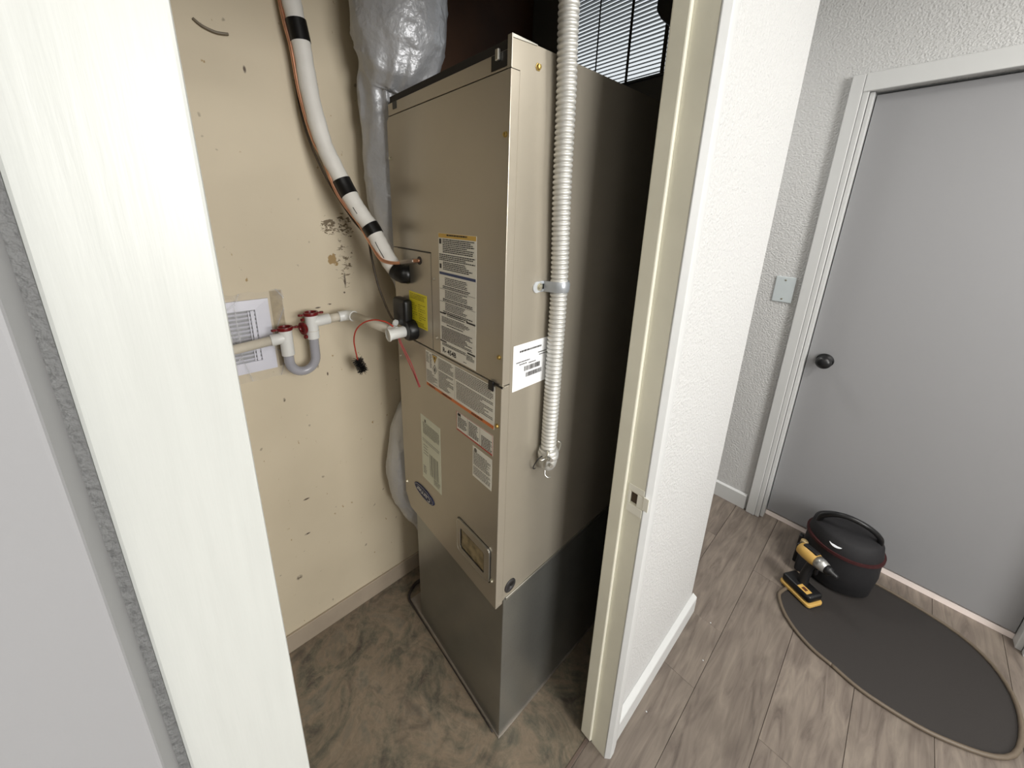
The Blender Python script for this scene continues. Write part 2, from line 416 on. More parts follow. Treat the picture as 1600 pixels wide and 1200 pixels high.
# far door, its casing and a pale sill painting the light leak under it
b = nb()
box(b, .2105, .2500, 1.634, 1.6545, 0, 2.11, .003); box(b, .2505, .2700, 1.640, 1.6545, 0, 2.09, .003)
box(b, 1.103, 1.165, 1.634, 1.6545, 0, 2.11, .003)
box(b, .2505, 1.1025, 1.634, 1.6545, 2.045, 2.11, .003)
struct('trim_7', b, WHITE_SMOOTH)
b = nb(); box(b, .2705, .2850, 1.66, 1.78, 0, 2.045, .002); box(b, 1.088, 1.104, 1.66, 1.78, 0, 2.045, .002); struct('trim_8', b, WHITE_SMOOTH)
d1 = obj_('door_1', box(nb(), .288, 1.086, 1.700, 1.735, .034, 2.04, .002), GREYDOOR, kind='structure')
b = nb(); lathe(b, (.352, 1.700, .925), (0, -1, 0), [(0, .032), (.006, .032), (.009, .013), (.028, .012), (.034, .024), (.044, .029), (.056, .027), (.063, .014), (.064, 0)], 24)
obj_('door_knob', b, BLACK, d1, smooth=True, label='round black door knob')
b = nb(); box(b, .286, 1.088, 1.704, 1.80, -.002, .026, .001); struct('light_leak_sill', b, LIGHTLEAK)
b = nb(); box(b, -1.6, 3.2, 2.6, 2.7, -.05, 2.5); struct('wall_beyond', b, WHITE)
b = nb(); box(b, 3.20, 3.30, -2.4, 2.6, -.05, 2.5); struct('wall_hall', b, WHITE)
b = nb(); box(b, -1.6, 3.20, -2.45, -2.3, -.05, 2.5); struct('wall_entry', b, WHITE)
b = nb(); box(b, -1.75, -1.6, -2.45, 2.7, -.05, 2.5); struct('wall_side', b, WHITE)
b = nb(); box(b, -1.75, 3.30, -2.45, 2.7, 2.5, 2.6); struct('ceiling', b, CEIL)
# switch plate
b = nb(); box(b, .110, .186, 1.649, 1.6548, 1.172, 1.294, .003, 3)
sw = obj_('wall_plate', b, GREYP); tag(sw, 'small blank pale grey cover plate on the white hall wall left of the far door', 'wall plate')
for z in (1.188, 1.278):
    b = nb(); lathe(b, (.148, 1.649, z), (0, -1, 0), [(0, .004), (.0012, .0035), (.0014, 0)], 12); obj_('screw', b, ZINC, sw)

# window with blinds in the closet's back wall
b = nb()
t = .012
box(b, WX0, WX0 + t, .722, .752, WZ0, WZ1); box(b, WX1 - t, WX1, .722, .752, WZ0, WZ1); box(b, WX0 + t, WX1 - t, .722, .752, WZ0, WZ0 + t); box(b, WX0 + t, WX1 - t, .722, .752, WZ1 - t, WZ1)
win = struct('window_1', b, mat('dark_window_frame', S(60, 56, 48), .6))
b = nb(); box(b, WX0 + t, WX1 - t, .744, .748, WZ0 + t, WZ1 - t); obj_('pane', b, PANE, win)
bl = thing('window_blind', 'horizontal slat mini blind backlit by daylight, high behind the tall metal cabinet', 'blind', (-.277, .700, WZ0))
b = nb(); box(b, WX0 + .002, WX1 - .002, .688, .706, WZ1 - .03, WZ1 - .005, .002); obj_('headrail', b, TAPED, bl)
q = nb(); prism(q, [(WX0 + .004, .6900, 0), (WX0 + .004, .7140, .0064), (WX0 + .004, .7140, .0080), (WX0 + .004, .702, .0056), (WX0 + .004, .6900, .0018)], (WX1 - WX0 - .008, 0, 0))
first = obj_('slat', q, SLAT, bl)
base = first.location.copy(); z = WZ0 + .012; k = 0
while z < WZ1 - .035:
    s = first if k == 0 else first.copy()
    if k: COL.objects.link(s)
    s.location = base + Vector((0, 0, z)); z += .0118; k += 1
b = nb(); box(b, WX0 + .003, WX1 - .003, .690, .704, WZ0 + .001, WZ0 + .008, .001); obj_('bottom_rail', b, SLAT, bl)
for x, ww in ((-.4500, .008), (-.338, .0045), (-.2165, .0085), (-.0975, .012)):
    b = nb(); box(b, x - ww / 2, x + ww / 2, .6868, .6882, WZ0 + .004, WZ1 - .02); obj_('ladder_tape', b, TAPED, bl)

# ---------------------------------------------------------------- return plenum (stand) under the unit
pl = thing('plenum_box', 'dark galvanised sheet metal plenum box standing on the floor under the cabinet', 'plenum', (-.23, .27, 0))
b = nb(); box(b, -.468, -.001, 0, .56, .003, .5645, .0012, 1); obj_('box_shell', b, GALV, pl)
b = nb(); prism(b, [(-.545, -.004, 0), (-.006, -.004, 0), (.002, -.004, 0), (.0035, .01, 0), (.0035, .56, 0), (-.545, .56, 0)], (0, 0, .0045), .0006); obj_('floor_flange', b, mat('dull_base_flange', S(158, 150, 142), .38, .5, var=(20, .15)), pl)
b = nb(); box(b, -.0008, .0028, .006, .56, .556, .5645, .0008, 1); obj_('top_flange', b, EDGE, pl)
b = nb()
tube(b, spline([(-.545, -.012, .006), (-.49, -.012, .005), (-.35, -.010, .004), (-.2, -.0085, .004), (-.02, -.0085, .004)], 6), .005, 8, rf=lambda i, t: .0050 - .0030 * min(1, t * 2))
tube(b, spline([(-.58, .10, .012), (-.585, .04, .010), (-.565, 0, .009), (-.545, -.012, .006)], 6), .009, 8, rf=lambda i, t: .0085 - .0035 * t); obj_('sealant_bead', b, mat('dark_sealant', S(46, 40, 38), .5, bump=(60, .5, .003)), pl, smooth=True)

# ---------------------------------------------------------------- air handler
X0, X1, Y0, Y1, Z0, Z1 = -.486, 0.0, -.027, .56, .566, 1.848
ah = thing('air_handler', 'tall taupe metal furnace cabinet covered in warning labels, standing on a dark plenum', 'furnace', (-.243, .27, Z0))
b = nb()
# shell: right side, left side, back, bottom, top with flange, front rail
box(b, X1 - .0015, X1, Y0 + .0215, Y1, Z0, Z1); box(b, X1 - .0015, X1, Y0 + .001, Y0 + .0215, 1.7995, Z1)
box(b, X0, X0 + .0015, Y0 + .024, Y1, Z0, Z1)
box(b, X0, X1, Y1 - .0015, Y1, Z0, Z1)
box(b, X0 + .0015, X1 - .0015, -.002, Y1 - .0015, Z0, Z0 + .0015)
box(b, X0 + .0015, X1 - .0015, .02, Y1 - .0015, Z1 - .004, Z1 - .0025)
obj_('cabinet_shell', b, CAB, ah)
b = nb(); prism(b, [(.0002, Y0 + .001, Z1 - .004), (.0002, Y0 + .001, Z1 + .0015), (.0002, .035, Z1 + .0005), (.0002, .035, Z1 - .001)], (.0015, 0, 0)); box(b, -.009, .0017, Y0 - .0012, Y0 + .0005, 1.800, Z1 + .0015)
obj_('corner_flange', b, EDGE, ah)
b = nb(); box(b, X0 + .012, X1 - .002, Y0 + .006, .020, 1.830, Z1 - .0005); obj_('top_gasket', b, DARK, ah)
b = nb(); box(b, X0 + .012, X1 - .0095, Y0, .018, 1.801, 1.8295, .0008, 1); obj_('top_rail', b, CAB, ah)
b = nb(); box(b, -.052, -.010, Y0 - .0012, Y0 - .0002, 1.804, 1.828); obj_('clip_slot', b, BLACK, ah)
b = nb(); box(b, X0 + .040, X0 + .060, Y0 - .0012, Y0 - .0002, 1.812, 1.829); obj_('clip_slot', b, BLACK, ah)
b = nb(); box(b, -.036, -.027, Y0 - .007, Y0 - .0012, 1.816, 1.834, .001, 1); obj_('spring_clip', b, EDGE, ah)
# upper door (an L round the coil access plate), access plate, lower door
SX, SZ = -.278, 1.196
b = nb(); prism(b, [(X0, Y0, 1.4585), (SX, Y0, 1.4585), (SX, Y0, SZ), (X1, Y0, SZ), (X1, Y0, 1.799), (X0 + .012, Y0, 1.799), (X0, Y0, 1.79)], (0, .022, 0), .0012)
up = obj_('upper_door', b, CAB, ah)
b = nb(); box(b, X0, SX - .0018, Y0 - .0005, Y0 + .02, SZ, 1.4568, .0015, 1); acc = obj_('coil_access_plate', b, CAB, ah)
b = nb(); box(b, X0 + .03, SX - .004, Y0 - .0012, Y0 + .001, 1.4570, 1.4590); obj_('plate_seam', b, BLACK, acc)
b = nb(); prism(b, [(X0, Y0 - .002, .600), (X0 + .032, Y0 - .002, .552), (X1, Y0 - .002, .552), (X1, Y0 - .002, SZ - .0025), (X0, Y0 - .002, SZ - .0025)], (0, .024, 0), .0015)
low = obj_('lower_door', b, CAB, ah)
b = nb(); prism(b, [(-.001, Y0, .554), (-.001, Y0 + .030, .5655), (-.001, Y0, .5655)], (.0013, 0, 0)); obj_('lower_lip', b, CAB, ah)
b = nb(); box(b, -.040, -.024, Y0 - .007, Y0 - .002, 1.176, 1.199, .0012, 1); box(b, -.024, .004, Y0 - .004, Y0 - .002, 1.1925, 1.1965); obj_('door_latch', b, BLACK, ah)
b = nb(); box(b, -.008, .010, Y0 - .003, Y0 + .001, 1.1965, 1.1985, .0005, 1); obj_('latch_pin', b, EDGE, ah)
# sight window in the lower door
yf = Y0 - .002
def ring(b, outer, inner, y0, y1):
    bb = raw(b); n = len(outer); V = [[bb.verts.new((x, y, z)) for x, z in P] for P in (outer, inner) for y in (y0, y1)]
    of, ob, inf, inb = V
    for i in range(n):
        j = (i + 1) % n
        bb.faces.new((of[i], of[j], inf[j], inf[i])); bb.faces.new((ob[i], ob[j], inb[j], inb[i]))
        bb.faces.new((of[i], of[j], ob[j], ob[i])); bb.faces.new((inf[i], inf[j], inb[j], inb[i]))
def rrect(x0, x1, z0, z1, r, n=4):
    out = []
    for cx, cz, a0 in ((x1 - r, z1 - r, 0), (x0 + r, z1 - r, 90), (x0 + r, z0 + r, 180), (x1 - r, z0 + r, 270)):
        for k in range(n + 1):
            a = math.radians(a0 + 90 * k / n); out.append((cx + r * math.cos(a), cz + r * math.sin(a)))
    return out
b = nb(); ring(b, rrect(-.165, -.026, .620, .728, .012), rrect(-.152, -.045, .634, .704, .008), yf - .0045, yf)
sg = obj_('sight_window', b, CAB, ah)
b = nb(); ring(b, rrect(-.1665, -.0245, .6185, .7295, .012), rrect(-.1645, -.0265, .6205, .7275, .011), yf - .0052, yf - .0005); obj_('window_edge', b, EDGE, sg)
b = nb(); ring(b, rrect(-.1690, -.0220, .6160, .7320, .013), rrect(-.1668, -.0242, .6182, .7298, .012), yf - .0006, yf - .0001); obj_('shadow_gap', b, BLACK, sg)
b = nb(); ring(b, rrect(-.1525, -.0445, .6335, .7045, .008), rrect(-.149, -.048, .637, .701, .007), yf - .0030, yf - .0006); obj_('window_seal', b, BLACK, sg)
b = nb(); box(b, -.150, -.047, yf - .0012, yf - .0002, .636, .702); obj_('glass', b, GLASSY, sg)
# screws and grommet
def screw(x, z, m=ZINC, y=Y0, parent=ah, r=.0042):
    b = nb(); lathe(b, (x, y, z), (0, -1, 0), [(0, r * 1.35), (.0008, r * 1.35), (.001, r), (.0045, r * .92), (.005, r * .3), (.0046, 0)], 6); return obj_('screw', b, m, parent)
for x, z, m in ((-.010, 1.695, BRASSY), (-.474, 1.697, ZINC), (-.266, 1.393, CAB), (-.258, 1.236, CAB), (-.012, 1.260, BRASSY)): screw(x, z, m)
for x, z, m in ((-.011, 1.095, BRASSY), (-.017, .636, ZINC), (-.470, .650, ZINC), (-.470, 1.12, CAB)): screw(x, z, m, Y0 - .002)
b = nb(); lathe(b, (0, .040, 1.815), (1, 0, 0), [(0, .007), (.001, .007), (.0012, .005), (.005, .0045), (.0055, 0)], 6); obj_('screw', b, BRASSY, ah)
b = nb(); lathe(b, (0, .021, .596), (1, 0, 0), [(0, .0195), (.002, .0195), (.0032, .017), (.0032, .008), (.001, .0075), (.001, 0)], 28); obj_('grommet', b, RUBBER, ah, smooth=True)
b = nb(); lathe(b, (.0012, .026, .600), (1, 0, 0), [(0, .0065), (.0024, .006), (.0026, 0)], 16); obj_('grommet_hole', b, BLACK, ah)
# pipe openings in the access plate
b = nb(); lathe(b, (-.335, Y0 - .0005, 1.432), (0, -1, 0), [(0, .011), (.0012, .011), (.0012, .006), (.0004, 0)], 20); obj_('pipe_grommet', b, BLACK, ah)

# --- labels on the front
def fq(b, x0, x1, z0, z1, y):
    bb = raw(b); bb.faces.new([bb.verts.new(p) for p in ((x0, y, z0), (x1, y, z0), (x1, y, z1), (x0, y, z1))])
def greek(b, x0, x1, z0, z1, y, lh=.0042, ink=.55, gap=.0012, ragged=.25, word=(.003, .009)):
    z = z1
    while z - lh * ink > z0:
        x = x0; end = x1 - random.random() * ragged * (x1 - x0) * (random.random() < .6)
        while x < end:
            wd = random.uniform(*word); xe = min(x + wd, end); fq(b, x, xe, z - lh * ink, z, y); x = xe + gap
        z -= lh
def label(name, x0, x1, z0, z1, m, y, lab, skew=0):
    b = nb(); box(b, x0, x1, y - .0004, y, z0, z1); return obj_(name, b, m, ah, label=lab)
yb = Y0 - .0001
L = label('instruction_label', -.241, -.092, 1.200, 1.509, PAPER, yb, 'long white instruction label with amber heading, blue band and large refrigerant code')
yi = yb - .0009; yj = yb - .0007
b = nb(True); fq(b, -.240, -.093, 1.4985, 1.5085, yj); obj_('heading_band', b, AMBER, L)
b = nb(True); fq(b, -.239, -.094, 1.4100, 1.4165, yj); obj_('blue_band', b, BLUE, L)
b = nb(True)
greek(b, -.205, -.125, 1.500, 1.507, yi, .006, .6, .001, 0)
greek(b, -.222, -.100, 1.462, 1.496, yi); greek(b, -.238, -.096, 1.444, 1.460, yi); greek(b, -.222, -.106, 1.421, 1.442, yi)
fq(b, -.237, -.228, 1.484, 1.496, yi); fq(b, -.237, -.229, 1.425, 1.436, yi)
for z1_, z0_ in ((1.404, 1.376), (1.372, 1.344), (1.340, 1.312)):
    greek(b, -.215, -.125, z0_ + .008, z1_, yi, .0040, .5); greek(b, -.225, -.105, z0_, z0_ + .007, yi, .004, .6)
for z_ in (1.374, 1.342): fq(b, -.239, -.094, z_, z_ + .0006, yi)
fq(b, -.240, -.214, 1.310, 1.3135, yi); fq(b, -.128, -.094, 1.3085, 1.3125, yi); greek(b, -.208, -.134, 1.307, 1.314, yi, .004, .55)
greek(b, -.232, -.110, 1.286, 1.303, yi, .0032, .5); greek(b, -.210, -.140, 1.279, 1.285, yi, .004, .6)
greek(b, -.234, -.105, 1.240, 1.277, yi, .0034, .55, .001)
fq(b, -.240, -.212, 1.2350, 1.2385, yi); fq(b, -.124, -.094, 1.2335, 1.2375, yi)
greek(b, -.232, -.130, 1.2245, 1.233, yi, .0028, .55); greek(b, -.128, -.098, 1.215, 1.230, yi, .0028, .5)
text(b, 'R- 454B', .0185, lambda x, y: (-.231 + x, yi, 1.2065 + y), bold=.0004)
greek(b, -.140, -.126, 1.205, 1.208, yi, .003, .5)
obj_('print', b, INK, L)

def fl(x0, x1, z0, z1):      # labels glued upside down: same rectangles, the print is turned
    return x0, x1, z0, z1
yl = Y0 - .0021
L = label('warning_label', -.316, -.021, 1.080, 1.187, PAPER, yl, 'wide white warning label with orange strip, glued upside down')
yi = yl - .0009; yj = yl - .0007
b = nb(True); fq(b, -.315, -.022, 1.0805, 1.0895, yj); obj_('orange_band', b, ORANGE, L)
b = nb(True)
for xs, s_ in ((-.270, 'WARNING'), (-.190, 'AVERTISSEMENT'), (-.062, 'ADVERTENCIA')):
    b = nb(True); text(b, s_, .0066, lambda x, y, xs=xs: (xs - x, yi, 1.0875 - y), bold=.0003); obj_('lettering', b, INK, L)
b = nb(True)
greek(b, -.250, -.181, 1.150, 1.182, yi, .0036, .5, .001); greek(b, -.250, -.181, 1.094, 1.146, yi, .0036, .5, .001, .5)
greek(b, -.172, -.026, 1.150, 1.184, yi, .0042, .5, .001, .1); greek(b, -.168, -.026, 1.094, 1.146, yi, .0042, .5, .001, .35)
fq(b, -.176, -.1755, 1.092, 1.184, yi); fq(b, -.2545, -.254, 1.092, 1.184, yi)
greek(b, -.313, -.298, 1.150, 1.182, yi, .0034, .5); greek(b, -.294, -.284, 1.140, 1.180, yi, .0034, .5); greek(b, -.313, -.258, 1.094, 1.130, yi, .0034, .45, .001, .5)
obj_('print', b, INKSOFT, L)
b = nb(True); bb = raw(b)
bb.faces.new([bb.verts.new(p) for p in ((-.281, yj, 1.182), (-.269, yj, 1.158), (-.257, yj, 1.182))]); obj_('hazard_triangle', b, AMBER, L)
b = nb(True); bb = raw(b)
for (cx, cz, s_) in ((-.269, 1.1755, .0038), ):
    fq(b, cx - s_ * .6, cx + s_ * .6, cz - s_, cz + s_, yi)
P4 = [(0, .0145), (.0105, 0), (0, -.0145), (-.0105, 0)]
ring(b, [(-.269 + x, 1.1425 + z) for x, z in P4], [(-.269 + x * .84, 1.1425 + z * .84) for x, z in P4], yi, yi + .0001)
tri = [(0, -.0135), (.0125, .0115), (-.0125, .0115)]
ring(b, [(-.269 + x, 1.1735 + z) for x, z in tri], [(-.269 + x * .86, 1.1735 + z * .86) for x, z in tri], yi - .0001, yi)
prism(b, [(-.272, yi, 1.140), (-.269, yi, 1.134), (-.266, yi, 1.140), (-.2675, yi, 1.148), (-.2705, yi, 1.148)], (0, -.0001, 0))
obj_('hazard_symbol', b, INK, L)

L = label('warning_label', -.168, -.024, 1.008, 1.063, PAPER, yl, 'small three-column white warning label below the wide one')
b = nb(True); greek(b, -.163, -.124, 1.016, 1.050, yi, .0036, .5); greek(b, -.116, -.076, 1.014, 1.056, yi, .0040, .5); greek(b, -.066, -.027, 1.012, 1.044, yi, .0040, .5)
fq(b, -.1205, -.120, 1.010, 1.062, yi); fq(b, -.0715, -.071, 1.010, 1.062, yi); fq(b, -.163, -.150, 1.052, 1.060, yi); obj_('print', b, INK, L)
b = nb(True); fq(b, -.1665, -.0255, 1.0088, 1.0122, yj); obj_('red_strip', b, REDINK, L)
b = nb(True); ring(b, [(-.1678, 1.0082), (-.0242, 1.0082), (-.0242, 1.0628), (-.1678, 1.0628)], [(-.1668, 1.0092), (-.0252, 1.0092), (-.0252, 1.0618), (-.1668, 1.0618)], yj - .0001, yj); obj_('red_outline', b, REDINK, L)
L = label('notice_label', -.100, -.026, .908, .997, PAPER, yl, 'small square grey-printed notice label')
b = nb(True); greek(b, -.096, -.030, .944, .984, yi, .0036, .5); greek(b, -.096, -.030, .914, .940, yi, .0036, .45); lathe(b, (-.088, yi + .0004, .989), (0, -1, 0), [(0, .0055), (.0005, .0055)], 16); obj_('print', b, INKSOFT, L)
L = label('rating_label', -.358, -.250, .742, .968, GREENPAPER, yl, 'tall pale green rating label with faint print')
b = nb(True)
greek(b, -.346, -.256, .906, .946, yi, .0034, .4); greek(b, -.350, -.256, .880, .888, yi, .006, .3); greek(b, -.346, -.320, .830, .868, yi, .010, .2)
for k in range(9): fq(b, -.312 + k * .0055, -.3108 + k * .0055 + (k % 3) * .0006, .775, .850, yi)
greek(b, -.350, -.330, .760, .790, yi, .006, .4); greek(b, -.290, -.256, .752, .772, yi, .004, .4); fq(b, -.336, -.328, .948, .958, yi); obj_('print', b, INKSOFT, L)
# oval badge, upside down like the door
bd = nb(); bb = raw(bd); cx, cz, rx, rz = -.354, .678, .0610, .0210
P = [(cx + rx * math.cos(a), cz + rz * math.sin(a)) for a in (2 * math.pi * k / 40 for k in range(40))]
prism(bd, [(x, yl + .0002, z) for x, z in P], (0, -.0028, 0), .0008)
B = obj_('badge', bd, NAVY, ah, label='navy oval maker badge with silver lettering, upside down')
b = nb(True); text(b, 'Carrier', .0285, lambda x, y: (cx - x, yl - .0036, cz + .0082 - y), .98, 'CENTER', .0002); 
P2 = [(cx + rx * .93 * math.cos(a), cz + rz * .88 * math.sin(a)) for a in (2 * math.pi * k / 40 for k in range(40))]; P3 = [(cx + rx * .915 * math.cos(a), cz + rz * .84 * math.sin(a)) for a in (2 * math.pi * k / 40 for k in range(40))]
ring(b, P2, P3, yl - .0034, yl - .0033); obj_('lettering', b, SILVERINK, B)
ya = Y0 - .0006
L = label('caution_label', -.400, -.304, 1.243, 1.341, YELLOWP, ya, 'bright yellow square caution label beside the drain outlet')
b = nb(True)
for a in ((-.395, -.309, 1.318, 1.336), (-.395, -.309, 1.247, 1.258)): greek(b, *a, ya - .0008, .0042, .4)
for x0_, z0_ in ((-.392, 1.288), (-.350, 1.288), (-.392, 1.262), (-.348, 1.262)): greek(b, x0_, x0_ + .036, z0_, z0_ + .022, ya - .0008, .006, .3, .003, .7)
obj_('print', b, OLIVE, L)
# shipping label on the side (writing illegible in the photo: lines and two barcodes)
b = nb(); box(b, 0, .0004, .003, .131, 1.172, 1.281); L = obj_('shipping_label', b, WHITEPAPER, ah, label='white barcode label on the right side, half behind the conduit')
b = nb(True); bb = raw(b)
def sq(y0, y1, z0, z1): bb.faces.new([bb.verts.new((.0009, yy, zz)) for yy, zz in ((y0, z0), (y1, z0), (y1, z1), (y0, z1))])
y = .022
while y < .090:
    w_ = random.uniform(.002, .005); sq(y, y + w_, 1.262, 1.2665); y += w_ + .0012
for z_, a, c in ((1.238, .012, .055), (1.232, .022, .046), (1.248, .082, .115), (1.242, .086, .12), (1.230, .052, .075)):
    y = a
    while y < c:
        w_ = random.uniform(.002, .004); sq(y, y + w_, z_, z_ + .0026); y += w_ + .001
for z0_, z1_, a, c in ((1.214, 1.226, .038, .090), (1.198, 1.209, .044, .096)):
    y = a
    while y < c:
        w_ = random.choice((.0006, .001, .0016)); sq(y, y + w_, z0_, z1_); y += w_ + random.choice((.0007, .0012))
obj_('print', b, INK, L)

# ---------------------------------------------------------------- flexible conduit on the side
cd = thing('flexible_conduit', 'ribbed aluminium flexible conduit running down the right side of the cabinet', 'conduit', (.02, .115, .93))
cp = spline([(.030, .070, 2.50), (.030, .078, 2.2), (.024, .087, 1.93), (.022, .098, 1.775), (.022, .104, 1.60), (.0215, .116, 1.403), (.022, .1165, 1.25), (.022, .1165, 1.0), (.022, .117, .965)], 8)
# resample evenly, helical ribs as rings
def resample(P, step):
    out = [P[0]]; acc = 0
    for a, c in zip(P, P[1:]):
        L_ = (c - a).length; s = 0
        while acc + (L_ - s) >= step:
            s += step - acc; out.append(a + (c - a) * (s / L_)); acc = 0
        acc += L_ - s
    return out
ps = resample(cp, .00128)
b = nb(); tube(b, ps, .018, 28, rf=lambda i, t: .0150 + .0045 * abs(math.cos(math.pi * i / 8)) ** .6); obj_('ribbed_hose', b, CONDUIT, cd, smooth=True)
# connector at the bottom
b = nb(); lathe(b, (.022, .117, .990), (0, 0, -1), [(0, .0205), (.001, .0235), (.014, .0238), (.016, .0222), (.019, .0222), (.021, .0238), (.034, .0235), (.046, .021), (.056, .015), (.062, .006)], 28)
cn = obj_('elbow_connector', b, CONDUIT, cd, smooth=True)
b = nb(); cyl(b, (.030, .117, .948), (0.001, .117, .944), .016, .018, 20); obj_('connector_outlet', b, CONDUIT, cn, smooth=True)
for sy, zt in ((-1, .996), (1, 1.010)):
    b = nb(); tube(b, spline([(.036, .117 + sy * .016, zt), (.040, .117 + sy * .0235, zt - .006), (.038, .117 + sy * .0262, zt - .020), (.034, .117 + sy * .0250, zt - .034), (.032, .117 + sy * .0225, zt - .044)], 5), .0032, 8); obj_('clamp_jaw', b, EDGE, cn, smooth=True)
b = nb(); lathe(b, (.022, .117, .980), (0, 0, -1), [(0, .0245), (.001, .0262), (.012, .0262), (.013, .0245)], 28); obj_('clamp_band', b, CONDUIT, cn, smooth=True)
b = nb(); cyl(b, (.044, .096, .985), (.044, .062, .992), .0022, seg=8); obj_('clamp_screw', b, EDGE, cn, smooth=True)
for y_, z_ in ((.100, .978), (.102, .960)):
    b = nb(); cyl(b, (.043, y_, z_), (.0495, y_ - .003, z_), .0050, seg=12); obj_('screw_head', b, EDGE, cn)
b = nb(); cyl(b, (.044, .083, .988), (.044, .0875, .987), .0056, seg=10); obj_('clamp_nut', b, EDGE, cn)
b = nb(); tube(b, spline([(.034, .094, .944), (.038, .090, .934), (.044, .094, .928), (.046, .103, .926)], 5), .0022, 8); obj_('set_screw', b, EDGE, cn, smooth=True)
b = nb(); tube(b, [(.004 + .010 * (1 + math.cos(a)), .092 - .016 * math.sin(a), .955 + .024 * math.cos(a)) for a in (math.pi * k / 12 for k in range(13))], .0013, 8); obj_('lock_ring', b, RUBBER, cn, smooth=True)
# one-hole strap
b = nb(); bb = raw(b)
prof = [(.0012, .060), (.0012, .088)]
for k in range(0, 13):
    a = math.radians(180 - 15 * k); prof.append((.022 + .0212 * math.sin(a), .116 - .0212 * math.cos(math.radians(15 * k))))
prof.append((.0012, .1375))
o_, i_ = [], []
for x, y in prof: o_.append((x + .0006, y)); 
zs = (1.392, 1.416)
V = [[bb.verts.new((x, y, z)) for x, y in prof] for z in (zs[0], zs[0] + .006, zs[1] - .006, zs[1])]
for r_ in (1, 2):
    for i, v in enumerate(V[r_]):
        if i >= 2: 
            d = Vector((v.co.x - .022, v.co.y - .116, 0)).normalized(); v.co += d * .0022
        else: v.co.x += .0008
for A_, B_ in zip(V, V[1:]):
    for i in range(len(prof) - 1): bb.faces.new((A_[i], A_[i + 1], B_[i + 1], B_[i]))
_ops.solidify(bb, geom=list(bb.faces), thickness=.0014)
st = obj_('strap', b, mat('zinc_plated_strap', S(226, 230, 234), .3, .5), cd); smooth_angle(st, 50)
b = nb(); lathe(b, (.0022, .074, 1.404), (1, 0, 0), [(0, .009), (.0008, .009), (.001, .0052), (.004, .0048), (.0045, 0)], 12); obj_('screw', b, ZINC, st)
b = nb(); cyl(b, (.0004, .066, 1.404), (.0026, .066, 1.404), .0125, seg=20); obj_('strap_ear', b, D.materials['zinc_plated_strap'], st)

# ---------------------------------------------------------------- insulated suction line, copper line, cable
ipts = [(-.640, -.225, 2.50), (-.632, -.210, 2.183), (-.625, -.197, 2.058), (-.620, -.185, 1.957), (-.610, -.179, 1.846), (-.590, -.163, 1.729), (-.565, -.138, 1.648), (-.550, -.125, 1.607), (-.520, -.106, 1.552), (-.495, -.086, 1.509), (-.465, -.070, 1.452), (-.432, -.056, 1.405), (-.402, -.044, 1.389), (-.392, -.028, 1.388)]
isp = spline(ipts, 8)
rl = thing('insulated_refrigerant_line', 'thick white insulated refrigerant pipe with black tape bands curving into the cabinet', 'pipe', (-.64, -.225, 1.39))
b = nb(); tube(b, isp[:-9], .0225, 20, rf=lambda i, t: .0228 + .0006 * math.sin(i * .9) + .0005 * math.sin(i * 2.3)); obj_('insulation_sleeve', b, INSUL, rl, smooth=True)
def near(P, z): return min(range(len(P)), key=lambda i: abs(P[i].z - z))
def band(z0, z1, r=.0245):
    i0, i1 = near(isp, z1), near(isp, z0); b = nb(); tube(b, isp[i0:i1 + 1], r, 20); obj_('tape_band', b, TAPE, rl, smooth=False)
b = nb()
for name_, z1, z0 in (('a', 2.018, 1.965), ('b', 1.640, 1.592), ('c', 1.520, 1.487)):
    pts_ = [p for p in resample(isp, .006) if z0 <= p.z <= z1]
    b = nb(); tube(b, pts_, .0246, 22); smooth_angle(obj_('tape_band', b, TAPE, rl), 40)
b = nb(); tube(b, isp[-15:], .0255, 22, rf=lambda i, t: .0256 + .0006 * math.sin(i * 2)); smooth_angle(obj_('end_wrap', b, TAPE, rl), 40)
b = nb(); tube(b, [p + Vector((.0165, -.0165, .0)) for p in resample(isp, .01) if 1.43 < p.z < 1.475], .0009, 6); obj_('seam_slit', b, TAPE, rl); b = nb(); tube(b, [p + Vector((.0165, -.0165, .0)) for p in resample(isp, .01) if 1.545 < p.z < 1.57], .0009, 6); obj_('seam_slit', b, TAPE, rl)
cpts = [(-.640, -.240, 2.50), (-.636, -.231, 2.176), (-.635, -.221, 2.054), (-.630, -.216, 2.0), (-.626, -.209, 1.952), (-.620, -.202, 1.844), (-.603, -.187, 1.744), (-.585, -.170, 1.688), (-.562, -.154, 1.614), (-.540, -.137, 1.569), (-.512, -.113, 1.521), (-.490, -.100, 1.480), (-.468, -.093, 1.452), (-.440, -.086, 1.427), (-.405, -.064, 1.420), (-.365, -.048, 1.428), (-.335, -.027, 1.432)]
cl = thing('copper_line', 'thin bare copper tube strapped along the white insulated pipe', 'pipe', (-.64, -.24, 1.42))
b = nb(); tube(b, spline(cpts, 8), .0048, 14); obj_('copper_tube', b, COPPER, cl, smooth=True)
b = nb(); tube(b, spline([(-.385, -.0555, 1.4235), (-.365, -.048, 1.428), (-.350, -.0365, 1.4305)], 4), .0064, 14); obj_('brazed_joint', b, SOLDER, cl, smooth=True)
cb = nb(); tube(cb, spline([(-.647, -.222, 2.50), (-.648, -.205, 2.0), (-.632, -.200, 1.80), (-.592, -.172, 1.66), (-.54, -.125, 1.54), (-.503, -.098, 1.486), (-.500, -.090, 1.432), (-.490, -.082, 1.358), (-.470, -.074, 1.303), (-.438, -.070, 1.262), (-.415, -.066, 1.250)], 8), .0030, 10)
c = obj_('control_cable', cb, BROWNW, smooth=True); tag(c, 'thin dark brown cable hanging from the white pipe to the drain fitting', 'cable')

